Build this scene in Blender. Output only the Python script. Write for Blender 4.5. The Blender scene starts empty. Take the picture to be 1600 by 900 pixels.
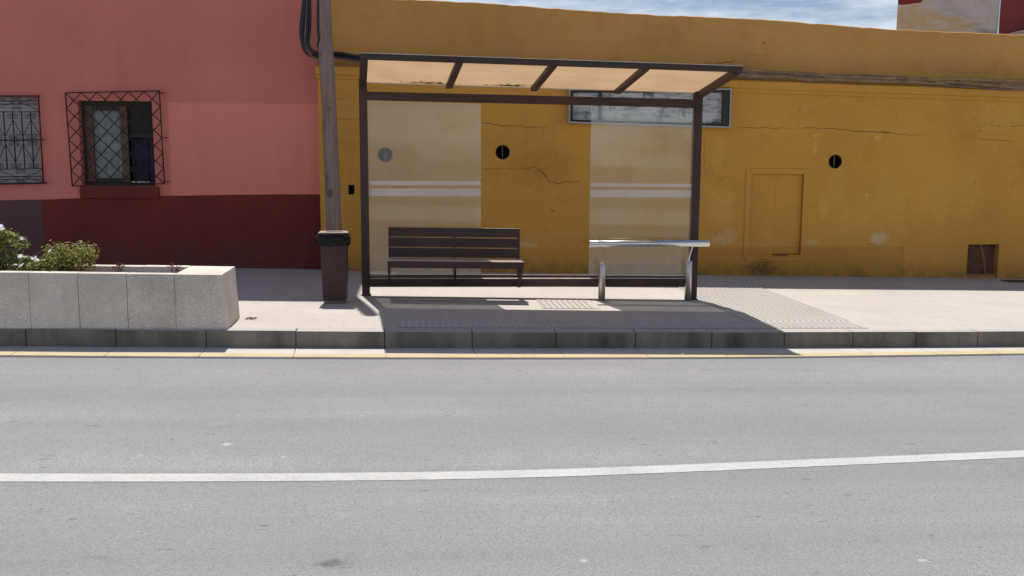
import bpy, bmesh, math, random
from mathutils import Vector, Matrix, noise as mnoise
random.seed(7)
sc = bpy.context.scene
COL = sc.collection

# ------------------------------------------------------------------ camera
F_PX, H_CAM, G, KS = 1500.0, 1.66, 0.0195, 0.155     # focal (px of 1600), eye height, street grade, kerb height
def cam_axes(yv=246, xv=638, rho=0.3):
    ph = math.atan((450-yv)/F_PX); ps = math.atan((800-xv)/F_PX*math.cos(ph)); r = math.radians(rho)
    Fw = Vector((math.sin(ps)*math.cos(ph), math.cos(ps)*math.cos(ph), -math.sin(ph)))
    R0 = Vector((math.cos(ps), -math.sin(ps), 0)); U0 = R0.cross(Fw)
    return Fw, math.cos(r)*R0+math.sin(r)*U0, -math.sin(r)*R0+math.cos(r)*U0
FW, RT, UP = cam_axes()
CAM = Vector((0, 0, H_CAM))
cd = bpy.data.cameras.new('camera'); co = bpy.data.objects.new('camera', cd); COL.objects.link(co)
cd.sensor_width = 36; cd.lens = 36*F_PX/1600; cd.clip_end = 2000; cd.clip_start = 0.05
m = Matrix((RT, UP, -FW)).transposed().to_4x4(); m.translation = CAM; co.matrix_world = m
sc.camera = co

# ------------------------------------------------------------------ light
SUN = Vector((-0.09, 0.437, 1.0)).normalized()
EL = math.asin(SUN.z); AZ = math.atan2(SUN.x, SUN.y)
W = bpy.data.worlds.new('World'); sc.world = W; W.use_nodes = True
wn, wl = W.node_tree.nodes, W.node_tree.links
bg = wn['Background']; bg.inputs['Strength'].default_value = 0.05
sky = wn.new('ShaderNodeTexSky'); sky.sky_type = 'NISHITA'; sky.sun_disc = False
sky.sun_elevation = EL; sky.sun_rotation = AZ; sky.air_density = 1.0; sky.dust_density = 1.2; sky.ozone_density = 1.5
tc = wn.new('ShaderNodeTexCoord'); mp = wn.new('ShaderNodeMapping'); mp.inputs['Scale'].default_value = (1.2, 1.2, 6.0)
nz = wn.new('ShaderNodeTexNoise'); nz.inputs['Scale'].default_value = 3.2; nz.inputs['Detail'].default_value = 8; nz.inputs['Roughness'].default_value = .6
rp = wn.new('ShaderNodeMapRange'); rp.inputs['From Min'].default_value = .38; rp.inputs['From Max'].default_value = .66; rp.inputs['To Min'].default_value = .10; rp.inputs['To Max'].default_value = .95
mx = wn.new('ShaderNodeMix'); mx.data_type = 'RGBA'; mx.inputs[7].default_value = (21.0, 21.4, 22.0, 1)
wl.new(tc.outputs['Generated'], mp.inputs['Vector']); wl.new(mp.outputs[0], nz.inputs['Vector']); wl.new(nz.outputs['Fac'], rp.inputs['Value'])
sxyz = wn.new('ShaderNodeSeparateXYZ'); wl.new(tc.outputs['Generated'], sxyz.inputs[0])
lo = wn.new('ShaderNodeMapRange'); lo.inputs['From Min'].default_value = .18; lo.inputs['From Max'].default_value = .55; lo.inputs['To Min'].default_value = 1; lo.inputs['To Max'].default_value = .12; wl.new(sxyz.outputs[2], lo.inputs['Value'])
cm = wn.new('ShaderNodeMath'); cm.operation = 'MULTIPLY'; wl.new(rp.outputs[0], cm.inputs[0]); wl.new(lo.outputs[0], cm.inputs[1]); wl.new(cm.outputs[0], mx.inputs[0]); tn = wn.new('ShaderNodeMix'); tn.data_type = 'RGBA'; tn.blend_type = 'MULTIPLY'; tn.inputs[0].default_value = 1; tn.inputs[7].default_value = (.95,1.15,1.4,1)
wl.new(sky.outputs[0], tn.inputs[6]); wl.new(tn.outputs[2], mx.inputs[6]); wl.new(mx.outputs[2], bg.inputs['Color'])
sd = bpy.data.lights.new('sun', 'SUN'); sd.energy = 4.8; sd.angle = math.radians(.53); sd.color = (1.0, .95, .88)
so = bpy.data.objects.new('sun', sd); COL.objects.link(so); so.rotation_euler = SUN.to_track_quat('Z', 'Y').to_euler(); so.location = (0, 20, 30)
sc.view_settings.view_transform = 'Standard'; sc.view_settings.look = 'None'; sc.view_settings.gamma = 1
sc.view_settings.exposure = 0.20
sc.cycles.max_bounces = 10; sc.cycles.transparent_max_bounces = 12

# ------------------------------------------------------------------ geometry helpers
def ray(x, y): return FW + RT*((x-800)/F_PX) + UP*((450-y)/F_PX)
def gz(X, z=0.0): return z - G*X
def gnd(x, y, z=0.0):
    d = ray(x, y); t = (z-CAM.z)/(d.z+G*d.x); return CAM + d*t
def wallp(x, y, Y):
    d = ray(x, y); return CAM + d*(Y/d.y)

def link(o, parent=None):
    COL.objects.link(o)
    if parent is not None:
        o.parent = parent
        o.matrix_parent_inverse = Matrix.Translation(-parent.location)
    return o
def obj(name, bm, mat, parent=None, smooth=False):
    me = bpy.data.meshes.new(name)
    bmesh.ops.recalc_face_normals(bm, faces=bm.faces[:])
    bm.to_mesh(me); bm.free()
    for mm in (mat if isinstance(mat, (list, tuple)) else [mat]): me.materials.append(mm)
    if smooth:
        for p in me.polygons: p.use_smooth = True
    return link(bpy.data.objects.new(name, me), parent)
def thing(name, loc, label=None, cat=None, group=None, kind=None):
    o = bpy.data.objects.new(name, None); o.empty_display_size = .1; o.location = loc; COL.objects.link(o)
    return tag(o, label, cat, group, kind)
def tag(o, label=None, cat=None, group=None, kind=None):
    if label: o['label'] = label
    if cat: o['category'] = cat
    if group: o['group'] = group
    if kind: o['kind'] = kind
    return o
def hexa(bm, P, mi=0):
    """8 corners: bottom 4 ccw, then top 4"""
    v = [bm.verts.new(p) for p in P]
    for f in ((3,2,1,0),(4,5,6,7),(0,1,5,4),(1,2,6,5),(2,3,7,6),(3,0,4,7)):
        bm.faces.new([v[i] for i in f]).material_index = mi
    return v
def box(bm, x0, x1, y0, y1, z0, z1, mi=0, grade=False, bev=0):
    s = (lambda X: -G*X) if grade else (lambda X: 0)
    v = hexa(bm, [(x,y,z+s(x)) for z in (z0,z1) for x,y in ((x0,y0),(x1,y0),(x1,y1),(x0,y1))], mi)
    if bev: bevel(bm, v, bev)
def bevel(bm, v, w, seg=2):
    es = list({e for a in v for e in a.link_edges})
    bmesh.ops.bevel(bm, geom=es, offset=w, segments=seg, profile=.6, affect='EDGES')
def tube(bm, pts, r, n=8, cap=True, mi=0):
    pts = [Vector(p) for p in pts]; rings = []
    up = Vector((0,0,1)); prev = None
    for i, p in enumerate(pts):
        t = (pts[min(i+1,len(pts)-1)] - pts[max(i-1,0)]).normalized()
        if prev is None:
            a = t.cross(up)
            if a.length < 1e-3: a = t.cross(Vector((1,0,0)))
        else:
            a = prev - t*prev.dot(t)
        a.normalize(); prev = a; b = t.cross(a)
        rr = r[i] if isinstance(r, (list, tuple)) else r
        rings.append([bm.verts.new(p + (a*math.cos(2*math.pi*k/n) + b*math.sin(2*math.pi*k/n))*rr) for k in range(n)])
    for A, B in zip(rings, rings[1:]):
        for k in range(n):
            f = bm.faces.new((A[k], A[(k+1)%n], B[(k+1)%n], B[k])); f.smooth = n > 5; f.material_index = mi
    if cap:
        bm.faces.new(rings[0][::-1]); bm.faces.new(rings[-1])
def cut(o, boxes, cyls=()):
    """cut box / cylinder openings into o"""
    bm = bmesh.new()
    for b in boxes: box(bm, *b)
    for (x, y0, y1, z, r) in cyls: tube(bm, [(x,y0,z),(x,y1,z)], r, 32)
    c = obj('cutter', bm, o.data.materials[0])
    md = o.modifiers.new('b', 'BOOLEAN'); md.object = c; md.operation = 'DIFFERENCE'; md.solver = 'EXACT'
    bpy.context.view_layer.update()
    dg = bpy.context.evaluated_depsgraph_get()
    me = bpy.data.meshes.new_from_object(o.evaluated_get(dg))
    o.modifiers.clear(); o.data = me
    bpy.data.objects.remove(c, do_unlink=True)
def spline(pts, n=8):
    pts = [Vector(p) for p in pts]; out = []
    for i in range(len(pts)-1):
        p0, p1, p2, p3 = pts[max(i-1,0)], pts[i], pts[i+1], pts[min(i+2,len(pts)-1)]
        for k in range(n):
            t = k/n
            out.append(.5*((2*p1)+(p2-p0)*t+(2*p0-5*p1+4*p2-p3)*t*t+(3*p1-p0-3*p2+p3)*t**3))
    return out + [pts[-1]]

# ------------------------------------------------------------------ material helpers
class NT:
    def __init__(s, name, rough=.8, metal=0.0, spec=.5):
        s.m = bpy.data.materials.new(name); s.m.use_nodes = True
        s.t = s.m.node_tree; s.p = s.t.nodes['Principled BSDF']; s.out = s.t.nodes['Material Output']
        s.p.inputs['Roughness'].default_value = rough; s.p.inputs['Metallic'].default_value = metal
        s.p.inputs['Specular IOR Level'].default_value = spec
        s.tc = s.n('ShaderNodeTexCoord'); s.co = s.tc.outputs['Object']
        sp = s.n('ShaderNodeSeparateXYZ'); s.l(s.co, sp.inputs[0]); s.X, s.Y, s.Z = sp.outputs
    def n(s, t): return s.t.nodes.new(t)
    def l(s, a, b): s.t.links.new(a, b)
    def set(s, sock, v):
        if isinstance(v, bpy.types.NodeSocket): s.l(v, sock)
        elif isinstance(v, (tuple, list)) and sock.type == 'RGBA': sock.default_value = (v[0], v[1], v[2], 1)
        else: sock.default_value = v
    def vec(s, sx, sy, sz, src=None):
        mpn = s.n('ShaderNodeMapping'); s.l(src or s.co, mpn.inputs[0]); mpn.inputs['Scale'].default_value = (sx, sy, sz); return mpn.outputs[0]
    def noise(s, scale, detail=4, rough=.55, vec=None, dist=0):
        q = s.n('ShaderNodeTexNoise'); s.l(vec or s.co, q.inputs['Vector'])
        q.inputs['Scale'].default_value = scale; q.inputs['Detail'].default_value = detail; q.inputs['Roughness'].default_value = rough; q.inputs['Distortion'].default_value = dist
        return q.outputs['Fac']
    def vor(s, scale, vec=None, feat='F1', out='Distance'):
        q = s.n('ShaderNodeTexVoronoi'); q.feature = feat; s.l(vec or s.co, q.inputs['Vector']); q.inputs['Scale'].default_value = scale
        return q.outputs[out]
    def rng(s, v, a, b, c=0.0, d=1.0, smooth=False):
        q = s.n('ShaderNodeMapRange'); q.interpolation_type = 'SMOOTHSTEP' if smooth else 'LINEAR'
        s.set(q.inputs['Value'], v); 
        for k, x in zip(('From Min','From Max','To Min','To Max'), (a,b,c,d)): q.inputs[k].default_value = x
        return q.outputs[0]
    def math(s, op, a, b=0.0):
        q = s.n('ShaderNodeMath'); q.operation = op; s.set(q.inputs[0], a); s.set(q.inputs[1], b); return q.outputs[0]
    def mul(s, *a):
        r = a[0]
        for x in a[1:]: r = s.math('MULTIPLY', r, x)
        return r
    def mix(s, f, a, b, mode='MIX'):
        q = s.n('ShaderNodeMix'); q.data_type = 'RGBA'; q.blend_type = mode
        s.set(q.inputs[0], f); s.set(q.inputs[6], a); s.set(q.inputs[7], b); return q.outputs[2]
    def rect(s, u, v, u0, u1, v0, v1, soft=.02, wob=None, amp=0.0):
        if wob is not None:
            o = s.math('MULTIPLY', s.math('SUBTRACT', wob, .5), amp); u = s.math('ADD', u, o); v = s.math('ADD', v, o)
        return s.mul(s.rng(u, u0-soft, u0+soft, smooth=True), s.rng(u, u1-soft, u1+soft, 1, 0, True),
                     s.rng(v, v0-soft, v0+soft, smooth=True), s.rng(v, v1-soft, v1+soft, 1, 0, True))
    def blob(s, u, v, cu, cv, ru, rv, wob, amp=.8, soft=.4):
        du = s.math('DIVIDE', s.math('SUBTRACT', u, cu), ru); dv = s.math('DIVIDE', s.math('SUBTRACT', v, cv), rv)
        d = s.math('SQRT', s.math('ADD', s.mul(du, du), s.mul(dv, dv)))
        d = s.math('ADD', d, s.math('MULTIPLY', s.math('SUBTRACT', wob, .5), amp*2))
        return s.rng(d, 1-soft, 1+soft*.3, 1, 0, True)
    def col(s, c): s.set(s.p.inputs['Base Color'], c)
    def rough(s, v): s.set(s.p.inputs['Roughness'], v)
    def bump(s, h, strength=.3, dist=.01):
        b = s.n('ShaderNodeBump'); b.inputs['Strength'].default_value = strength; b.inputs['Distance'].default_value = dist
        s.l(h, b.inputs['Height']); s.l(b.outputs[0], s.p.inputs['Normal'])
def plain(name, c, rough=.6, metal=0.0, var=.15, scale=20, bump=0.0, spec=.5):
    t = NT(name, rough, metal, spec)
    f = t.noise(scale, 5)
    t.col(t.mix(t.rng(f, .3, .7), tuple(x*(1-var) for x in c), tuple(min(1, x*(1+var)) for x in c)))
    if bump: t.bump(t.noise(scale*3, 4), bump, .004)
    return t.m

# ---- surfaces
def mat_road():
    t = NT('asphalt', .9, spec=.3)
    g1 = t.noise(300, 2, .7); g2 = t.vor(210, out='Color'); big = t.noise(.9, 5); mid = t.noise(7, 4)
    lane = t.noise(1.0, 3, vec=t.vec(.08, 1.6, 1))
    c = t.mix(t.rng(g1, .32, .68), (.18,.18,.182), (.345,.343,.34))
    sep = t.n('ShaderNodeSeparateColor'); t.l(g2, sep.inputs[0])
    c = t.mix(t.rng(t.noise(75, 4, .8), .42, .58, 0, .6), c, (.345,.346,.347)); c = t.mix(t.rng(t.noise(62, 5, .85), .54, .63, 0, .6), c, (.15,.15,.155))
    c = t.mix(t.rng(sep.outputs[0], .90, .97, 0, .75), c, (.45,.44,.42))
    c = t.mix(t.rng(sep.outputs[1], .90, .97, 0, .7), c, (.10,.10,.105))
    c = t.mix(t.rng(big, .35, .68, 0, .28), c, (.17,.17,.175))
    c = t.mix(t.rng(lane, .42, .62, 0, .35), c, (.175,.175,.18))
    for yc, hw in ((6.75, .38), (5.55, .30), (3.6, .35)):                    # wheel tracks polished darker
        q = t.math('ABSOLUTE', t.math('SUBTRACT', t.math('ADD', t.Y, t.mul(t.math('SUBTRACT', big, .5), .5)), yc)); c = t.mix(t.rng(q, 0, hw*1.6, .17, 0, True), c, (.165,.165,.17))
    c = t.mix(t.rng(mid, .60, .75, 0, .22), c, (.34,.335,.325))
    # small oily scuffs drawn out along the lane, paint flecks
    sc1 = t.noise(5.5, 3, .5, vec=t.vec(.5, 1.6, 1)); sc2 = t.noise(14, 2, .5, vec=t.vec(.7, 2, 1))
    c = t.mix(t.rng(sc1, .70, .76, 0, .4), c, (.08,.08,.085))
    c = t.mix(t.rng(sc2, .71, .76, 0, .55), c, (.07,.07,.075))
    p = gnd(512, 880); w = t.noise(9, 4)
    c = t.mix(t.mul(t.blob(t.X, t.Y, p.x, p.y, .10, .05, w, 1.2, .6), .6), c, (.06,.06,.065))
    for (px, py, r) in ((912, 876, .018), (1444, 876, .02), (525, 570, .012), (355, 694, .03), (443, 714, .012), (220, 712, .012)):
        p = gnd(px, py); c = t.mix(t.mul(t.blob(t.X, t.Y, p.x, p.y, r*1.2, r, t.noise(60, 3), 1.3, .5), .6), c, (.5,.49,.46))
    cr = t.math('ABSOLUTE', t.math('SUBTRACT', t.noise(1.1, 6, .6), .5))
    t.col(c)
    h = t.math('ADD', t.mul(g1, .6), t.math('ADD', t.mul(t.vor(230), .6), t.mul(mid, .3)))
    t.bump(h, .55, .006)
    return t.m
def mat_line():
    t = NT('road_paint', .75)
    w = t.noise(60, 4, .7); w2 = t.noise(230, 2, .7); b = t.noise(3, 4)
    c = t.mix(t.rng(b, .3, .7), (.43,.43,.42), (.52,.52,.505))
    f = t.math('MAXIMUM', t.rng(w, .56, .64, 0, .8), t.rng(w2, .54, .66, 0, .8))
    t.col(t.mix(t.mul(f, .8), c, (.22,.22,.22))); t.bump(w2, .5, .005); return t.m
def mat_gutter(c0, name):
    t = NT(name, .85, spec=.3)
    w = t.noise(25, 5, .65); b = t.noise(2.5, 5)
    c = t.mix(t.rng(w, .3, .75), tuple(x*.84 for x in c0), c0)
    c = t.mix(t.rng(b, .5, .75, 0, .4), c, tuple(x*.6 for x in c0)); t.col(c); t.bump(w, .3, .004); return t.m
def mat_pave():
    t = NT('pavement_slabs', .85, spec=.3)
    br = t.n('ShaderNodeTexBrick'); t.l(t.co, br.inputs['Vector'])
    br.inputs['Scale'].default_value = 1; br.inputs['Brick Width'].default_value = .6; br.inputs['Row Height'].default_value = .4
    br.inputs['Mortar Size'].default_value = .004; br.inputs['Mortar Smooth'].default_value = .3; br.offset = .5
    br.inputs['Color1'].default_value = (.425,.40,.362,1); br.inputs['Color2'].default_value = (.455,.43,.39,1); br.inputs['Mortar'].default_value = (.36,.33,.30,1)
    w = t.noise(120, 3, .7); b = t.noise(1.1, 6, .6); d = t.noise(9, 5)
    c = t.mix(t.rng(w, .35, .65, 0, .35), br.outputs['Color'], (.51,.475,.44))
    c = t.mix(t.rng(b, .48, .72, 0, .30), c, (.33,.30,.275))
    c = t.mix(t.rng(d, .60, .72, 0, .4), c, (.31,.28,.25))
    c = t.mix(t.rng(t.noise(23, 2, .4), .70, .73, 0, .5), c, (.16,.15,.14))
    t.col(c); t.bump(t.math('ADD', t.mul(w, .4), t.mul(br.outputs['Fac'], -1.0)), .25, .003); return t.m
def mat_tactile():
    t = NT('tactile_tile', .85, spec=.3)
    c = t.mix(t.rng(t.noise(90, 3), .3, .7), (.40,.37,.34), (.47,.44,.405))
    t.col(t.mix(t.rng(t.noise(1.7, 5), .5, .7, 0, .35), c, (.34,.31,.28))); return t.m
def mat_kerb():
    t = NT('kerb_stone', .85, spec=.3)
    w = t.noise(150, 3, .75); st = t.noise(1.3, 6, .65, vec=t.vec(2.5, 1, .9)); b = t.noise(1.2, 3, vec=t.vec(1.3, .2, .2))
    c = t.mix(t.rng(w, .3, .7), (.33,.31,.29), (.48,.45,.42))
    geo = t.n('ShaderNodeNewGeometry'); sp = t.n('ShaderNodeSeparateXYZ'); t.l(geo.outputs['Normal'], sp.inputs[0])
    side = t.rng(sp.outputs[2], .3, .7, 1, 0)                # upright face painted darker to deepen its shade, with road grime streaks
    c = t.mix(t.mul(side, t.rng(st, .30, .62, .5, .97)), c, (.070,.060,.050))
    c = t.mix(t.mul(side, t.rng(b, .35, .6, 0, .35)), c, (.30,.27,.22))
    t.col(c); t.bump(w, .35, .004); return t.m
def mat_granite():
    t = NT('planter_granite', .75, spec=.3)
    g = t.noise(110, 3, .8); g2 = t.noise(55, 4, .75); b = t.noise(2.2, 6, .6); st = t.noise(2.0, 5, .6, vec=t.vec(3, 1, .7))
    c = t.mix(t.rng(g, .36, .64), (.42,.38,.335), (.84,.78,.70))
    c = t.mix(t.rng(g2, .55, .75, 0, .5), c, (.36,.325,.29))
    c = t.mix(t.rng(b, .42, .66, 0, .42), c, (.33,.285,.235))
    c = t.mix(t.rng(st, .58, .72, 0, .28), c, (.22,.20,.175))
    t.col(c); t.bump(g2, .3, .004); return t.m
YW = 12.70; YP = 12.86; YPAR = 12.86
def mat_yellow(upper=False):
    t = NT('hazed_parapet_paint' if upper else 'ochre_wall_paint', .88, spec=.25)
    base = (.60,.300,.056) if not upper else (.56,.295,.085)  # lens haze is mixed into both tones, greying the parapet more
    b = t.noise(.55, 6, .6); b2 = t.noise(2.3, 6, .65); st = t.noise(1.0, 5, .6, vec=t.vec(3.2, 1, .35)); fine = t.noise(45, 4, .65)
    c = t.mix(t.rng(b, .35, .65), tuple(x*.90 for x in base), tuple(x*1.08 for x in base))
    c = t.mix(t.rng(st, .47, .70, 0, .45), c, (.60,.32,.06))
    c = t.mix(t.rng(b2, .55, .74, 0, .45), c, (.42,.19,.03))
    c = t.mix(t.rng(fine, .55, .75, 0, .18), c, (.33,.16,.04))
    wob = t.noise(7, 5, .65); brk = t.rng(t.noise(19, 5, .7), .36, .56, .35, 1.25)
    if not upper:
        def P(x, y): q = wallp(x, y, YW); return q.x, q.z
        def blob(px, py, rx, ry, colr, k, soft=.6, amp=.9):
            nonlocal c
            u, v = P(px, py); c = t.mix(t.mul(t.blob(t.X, t.Z, u, v, rx/118., ry/118., wob, amp, soft), brk, k), c, colr)
        pale = (.68,.39,.09); wht = (.66,.54,.37)
        # repainted plinth band, paler bare-plaster patches, whitish salt bloom, damp at the foot
        x0, z0 = P(1080, 384); x1, z1 = P(1412, 384)
        c = t.mix(t.mul(t.rect(t.X, t.Z, x0, x1, -1.2, z0-.02, .012, wob, .03), .45), c, (.43,.205,.034))
        x0, z0 = P(1265, 300); x1, z1 = P(1412, 380)
        c = t.mix(t.mul(t.rect(t.X, t.Z, x0, x1, z1-.02, z0, .05, wob, .25), .45), c, (.63,.34,.06))
        for a in ((1287,326,10,24,pale,.75), (1125,325,26,40,pale,.5), (1132,372,24,14,wht,.30), (1372,372,18,12,wht,.65), (1340,345,34,26,pale,.4),
                  (1122,240,14,36,pale,.35), (1372,215,8,6,pale,.8), (1276,212,7,5,pale,.75), (1273,232,4,12,pale,.7), (1310,290,16,40,pale,.25),
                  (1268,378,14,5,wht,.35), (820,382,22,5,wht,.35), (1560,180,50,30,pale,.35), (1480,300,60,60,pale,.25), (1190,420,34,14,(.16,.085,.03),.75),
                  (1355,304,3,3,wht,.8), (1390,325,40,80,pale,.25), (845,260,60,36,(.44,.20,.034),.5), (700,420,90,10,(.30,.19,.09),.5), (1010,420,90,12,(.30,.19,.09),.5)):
            blob(*a[:6])
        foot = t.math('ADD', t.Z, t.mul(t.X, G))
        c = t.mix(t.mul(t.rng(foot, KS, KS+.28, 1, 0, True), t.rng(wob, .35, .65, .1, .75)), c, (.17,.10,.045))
    else:
        foot = t.math('ADD', t.Z, t.mul(t.X, G))
        c = t.mix(t.mul(t.rng(foot, 3.30, 3.50, 0, 1, True), t.rng(wob, .4, .7, 0, .25)), c, (.33,.20,.09))
    c2 = t.noise(11, 3, .5)
    c = t.mix(t.rng(c2, .72, .75, 0, .5), c, (.17,.09,.03))
    t.col(c)
    h = t.math('ADD', t.mul(t.noise(2.0, 5, .5), 1.2), t.math('ADD', t.mul(t.noise(14, 4), .35), t.mul(fine, .12)))
    t.bump(h, .45, .03); return t.m
def mat_pink():
    t = NT('pink_wall_paint', .9, spec=.2)
    wob = t.noise(4, 4); b = t.noise(.8, 5); fine = t.noise(40, 4, .6)
    c = t.mix(t.rng(b, .35, .65), (.60,.185,.145), (.67,.215,.175))
    q0, q1 = wallp(262, 160, YP), wallp(520, 310, YP)
    c = t.mix(t.mul(t.rect(t.X, t.Z, q0.x, q1.x, q1.z, q0.z, .02, wob, .05), .9), c, (.80,.255,.195))
    q0, q1 = wallp(-40, 60, YP), wallp(262, 330, YP)
    c = t.mix(t.mul(t.rect(t.X, t.Z, q0.x-3, q1.x, q1.z, q0.z-.8, .25, wob, .3), .45), c, (.76,.245,.19))
    c = t.mix(t.rng(fine, .55, .75, 0, .12), c, (.33,.10,.09))
    st = t.noise(1, 5, .6, vec=t.vec(4, 1, .3)); c = t.mix(t.rng(st, .55, .75, 0, .2), c, (.36,.12,.105))
    t.col(c); t.bump(t.math('ADD', t.noise(2.5, 5), t.mul(t.noise(18, 4), .4)), .4, .02); return t.m
def mat_dado():
    t = NT('maroon_dado_paint', .75, spec=.3)
    b = t.noise(1.6, 5); ridg = t.noise(3, 4, .5, vec=t.vec(1, 1, 1.3))
    c = t.mix(t.rng(b, .35, .65), (.145,.022,.018), (.18,.029,.023))
    q = wallp(67, 350, YP)
    c = t.mix(t.rng(t.X, q.x-.01, q.x+.01, 1, 0), c, (.105,.060,.058))
    foot = t.math('ADD', t.Z, t.mul(t.X, G))
    c = t.mix(t.mul(t.rng(foot, KS, KS+.45, .8, 0), t.rng(t.noise(5,4), .4, .6)), c, (.10,.05,.045))
    t.col(c); t.bump(t.math('ADD', t.mul(ridg, 1.0), t.mul(t.noise(25, 3), .3)), .6, .025); return t.m
def mat_brown(name='brown_powder_coat', c0=(.056,.035,.030)):
    t = NT(name, .5, spec=.22)
    c = t.mix(t.rng(t.noise(3, 5), .35, .7), tuple(x*.9 for x in c0), tuple(x*1.2 for x in c0))
    geo = t.n('ShaderNodeNewGeometry'); sp = t.n('ShaderNodeSeparateXYZ'); t.l(geo.outputs['Normal'], sp.inputs[0])
    dust = t.mul(t.rng(sp.outputs[2], .6, .95), t.rng(t.noise(12, 4), .25, .6, .5, .95))     # pale dust lying on level faces
    c = t.mix(dust, c, (.33,.29,.26)); t.col(c); t.rough(t.rng(dust, 0, 1, .5, .9)); return t.m
def mat_steel():
    t = NT('brushed_steel', .22, 1.0)
    s1 = t.noise(40, 3, .6, vec=t.vec(1, 1, 12))
    t.col(t.mix(s1, (.60,.59,.57), (.74,.73,.71))); t.rough(t.rng(t.noise(9, 4), .3, .7, .16, .34)); return t.m
def mat_steel_matt():
    t = NT('satin_steel', .42, 1.0)
    t.col(t.mix(t.noise(5, 4, .6, vec=t.vec(8, 8, 1)), (.46,.44,.41), (.58,.56,.53))); t.rough(t.rng(t.noise(7, 4), .3, .7, .34, .5)); return t.m
def mat_glass():
    t = NT('dusty_glass', .05)
    nd = t.t.nodes; nd.remove(t.p)
    tr = t.n('ShaderNodeBsdfTransparent'); tr.inputs[0].default_value = (.96,.97,.955,1)
    gl = t.n('ShaderNodeBsdfGlossy'); gl.inputs['Roughness'].default_value = .03; gl.inputs[0].default_value = (.95,.97,1,1)
    df = t.n('ShaderNodeBsdfDiffuse'); tl = t.n('ShaderNodeBsdfTranslucent')
    for q in (df, tl): q.inputs[0].default_value = (.56,.58,.53,1)
    dt = t.n('ShaderNodeMixShader'); dt.inputs[0].default_value = .35; t.l(df.outputs[0], dt.inputs[1]); t.l(tl.outputs[0], dt.inputs[2])
    fr = t.n('ShaderNodeFresnel'); fr.inputs[0].default_value = 1.5
    m1 = t.n('ShaderNodeMixShader'); t.l(t.math('ADD', t.mul(fr.outputs[0], .8), .02), m1.inputs[0]); t.l(tr.outputs[0], m1.inputs[1]); t.l(gl.outputs[0], m1.inputs[2])
    runs = t.noise(1.0, 5, .65, vec=t.vec(14, 1, .8)); smear = t.noise(2.2, 5, .6)
    d = t.math('ADD', t.rng(runs, .35, .75, .0, .06), t.rng(smear, .35, .7, .015, .075))
    foot = t.math('ADD', t.Z, t.mul(t.X, G))
    d = t.math('ADD', d, t.mul(t.rng(foot, .35, .75, .14, 0, True), t.rng(smear, .3, .6, .6, 1)))  # whiter foot: dust plus painted-in reflection of the sunlit pavement
    m2 = t.n('ShaderNodeMixShader'); t.l(d, m2.inputs[0]); t.l(m1.outputs[0], m2.inputs[1]); t.l(dt.outputs[0], m2.inputs[2])
    t.l(m2.outputs[0], t.out.inputs[0]); return t.m
def mat_panel():
    t = NT('bronze_polycarbonate', .4)
    nd = t.t.nodes; nd.remove(t.p)
    c = t.mix(t.rng(t.noise(2.0, 5), .35, .68), (.35,.235,.135), (.41,.28,.165))
    c = t.mix(t.rng(t.noise(18, 4), .55, .75, 0, .2), c, (.34,.21,.12))
    tl = t.n('ShaderNodeBsdfTranslucent'); df = t.n('ShaderNodeBsdfDiffuse'); t.l(c, tl.inputs[0]); t.l(c, df.inputs[0])
    mxs = t.n('ShaderNodeMixShader'); mxs.inputs[0].default_value = .25; t.l(tl.outputs[0], mxs.inputs[1]); t.l(df.outputs[0], mxs.inputs[2])
    t.l(mxs.outputs[0], t.out.inputs[0]); return t.m
def mat_pole():
    t = NT('weathered_pole_wood', .85, spec=.2)
    gr = t.noise(6, 6, .7, vec=t.vec(9, 9, .35)); kn = t.noise(3.5, 3, .5, vec=t.vec(1.5, 1.5, 1))
    c = t.mix(t.rng(gr, .3, .7), (.16,.115,.09), (.36,.28,.235))
    c = t.mix(t.rng(kn, .66, .74, 0, .7), c, (.06,.045,.04)); t.col(c); t.bump(gr, .6, .01); return t.m
def mat_sign():
    t = NT('sign_backing', .7)
    w = t.noise(2.5, 6, .7, vec=t.vec(1, 1, 4), dist=.8); s2 = t.noise(5, 6, .75); b = t.noise(1.2, 3)
    c = t.mix(t.rng(b, .35, .65), (.44,.43,.42), (.58,.57,.55))
    c = t.mix(t.rng(w, .47, .62, 0, .85), c, (.13,.135,.14))
    c = t.mix(t.rng(s2, .54, .63, 0, .9), c, (.05,.055,.06)); t.col(c); t.bump(s2, .4, .01); return t.m
def mat_leaf(name, c0):
    t = NT(name, .55, spec=.3)
    t.col(t.mix(t.rng(t.noise(40, 3), .3, .7), tuple(x*.65 for x in c0), tuple(x*1.3 for x in c0)))
    tl = t.n('ShaderNodeBsdfTranslucent'); tl.inputs[0].default_value = (c0[0]*1.1, c0[1]*1.1, c0[2]*.7, 1); ms = t.n('ShaderNodeMixShader'); ms.inputs[0].default_value = .35
    t.l(t.p.outputs[0], ms.inputs[1]); t.l(tl.outputs[0], ms.inputs[2]); t.l(ms.outputs[0], t.out.inputs[0]); return t.m
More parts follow.
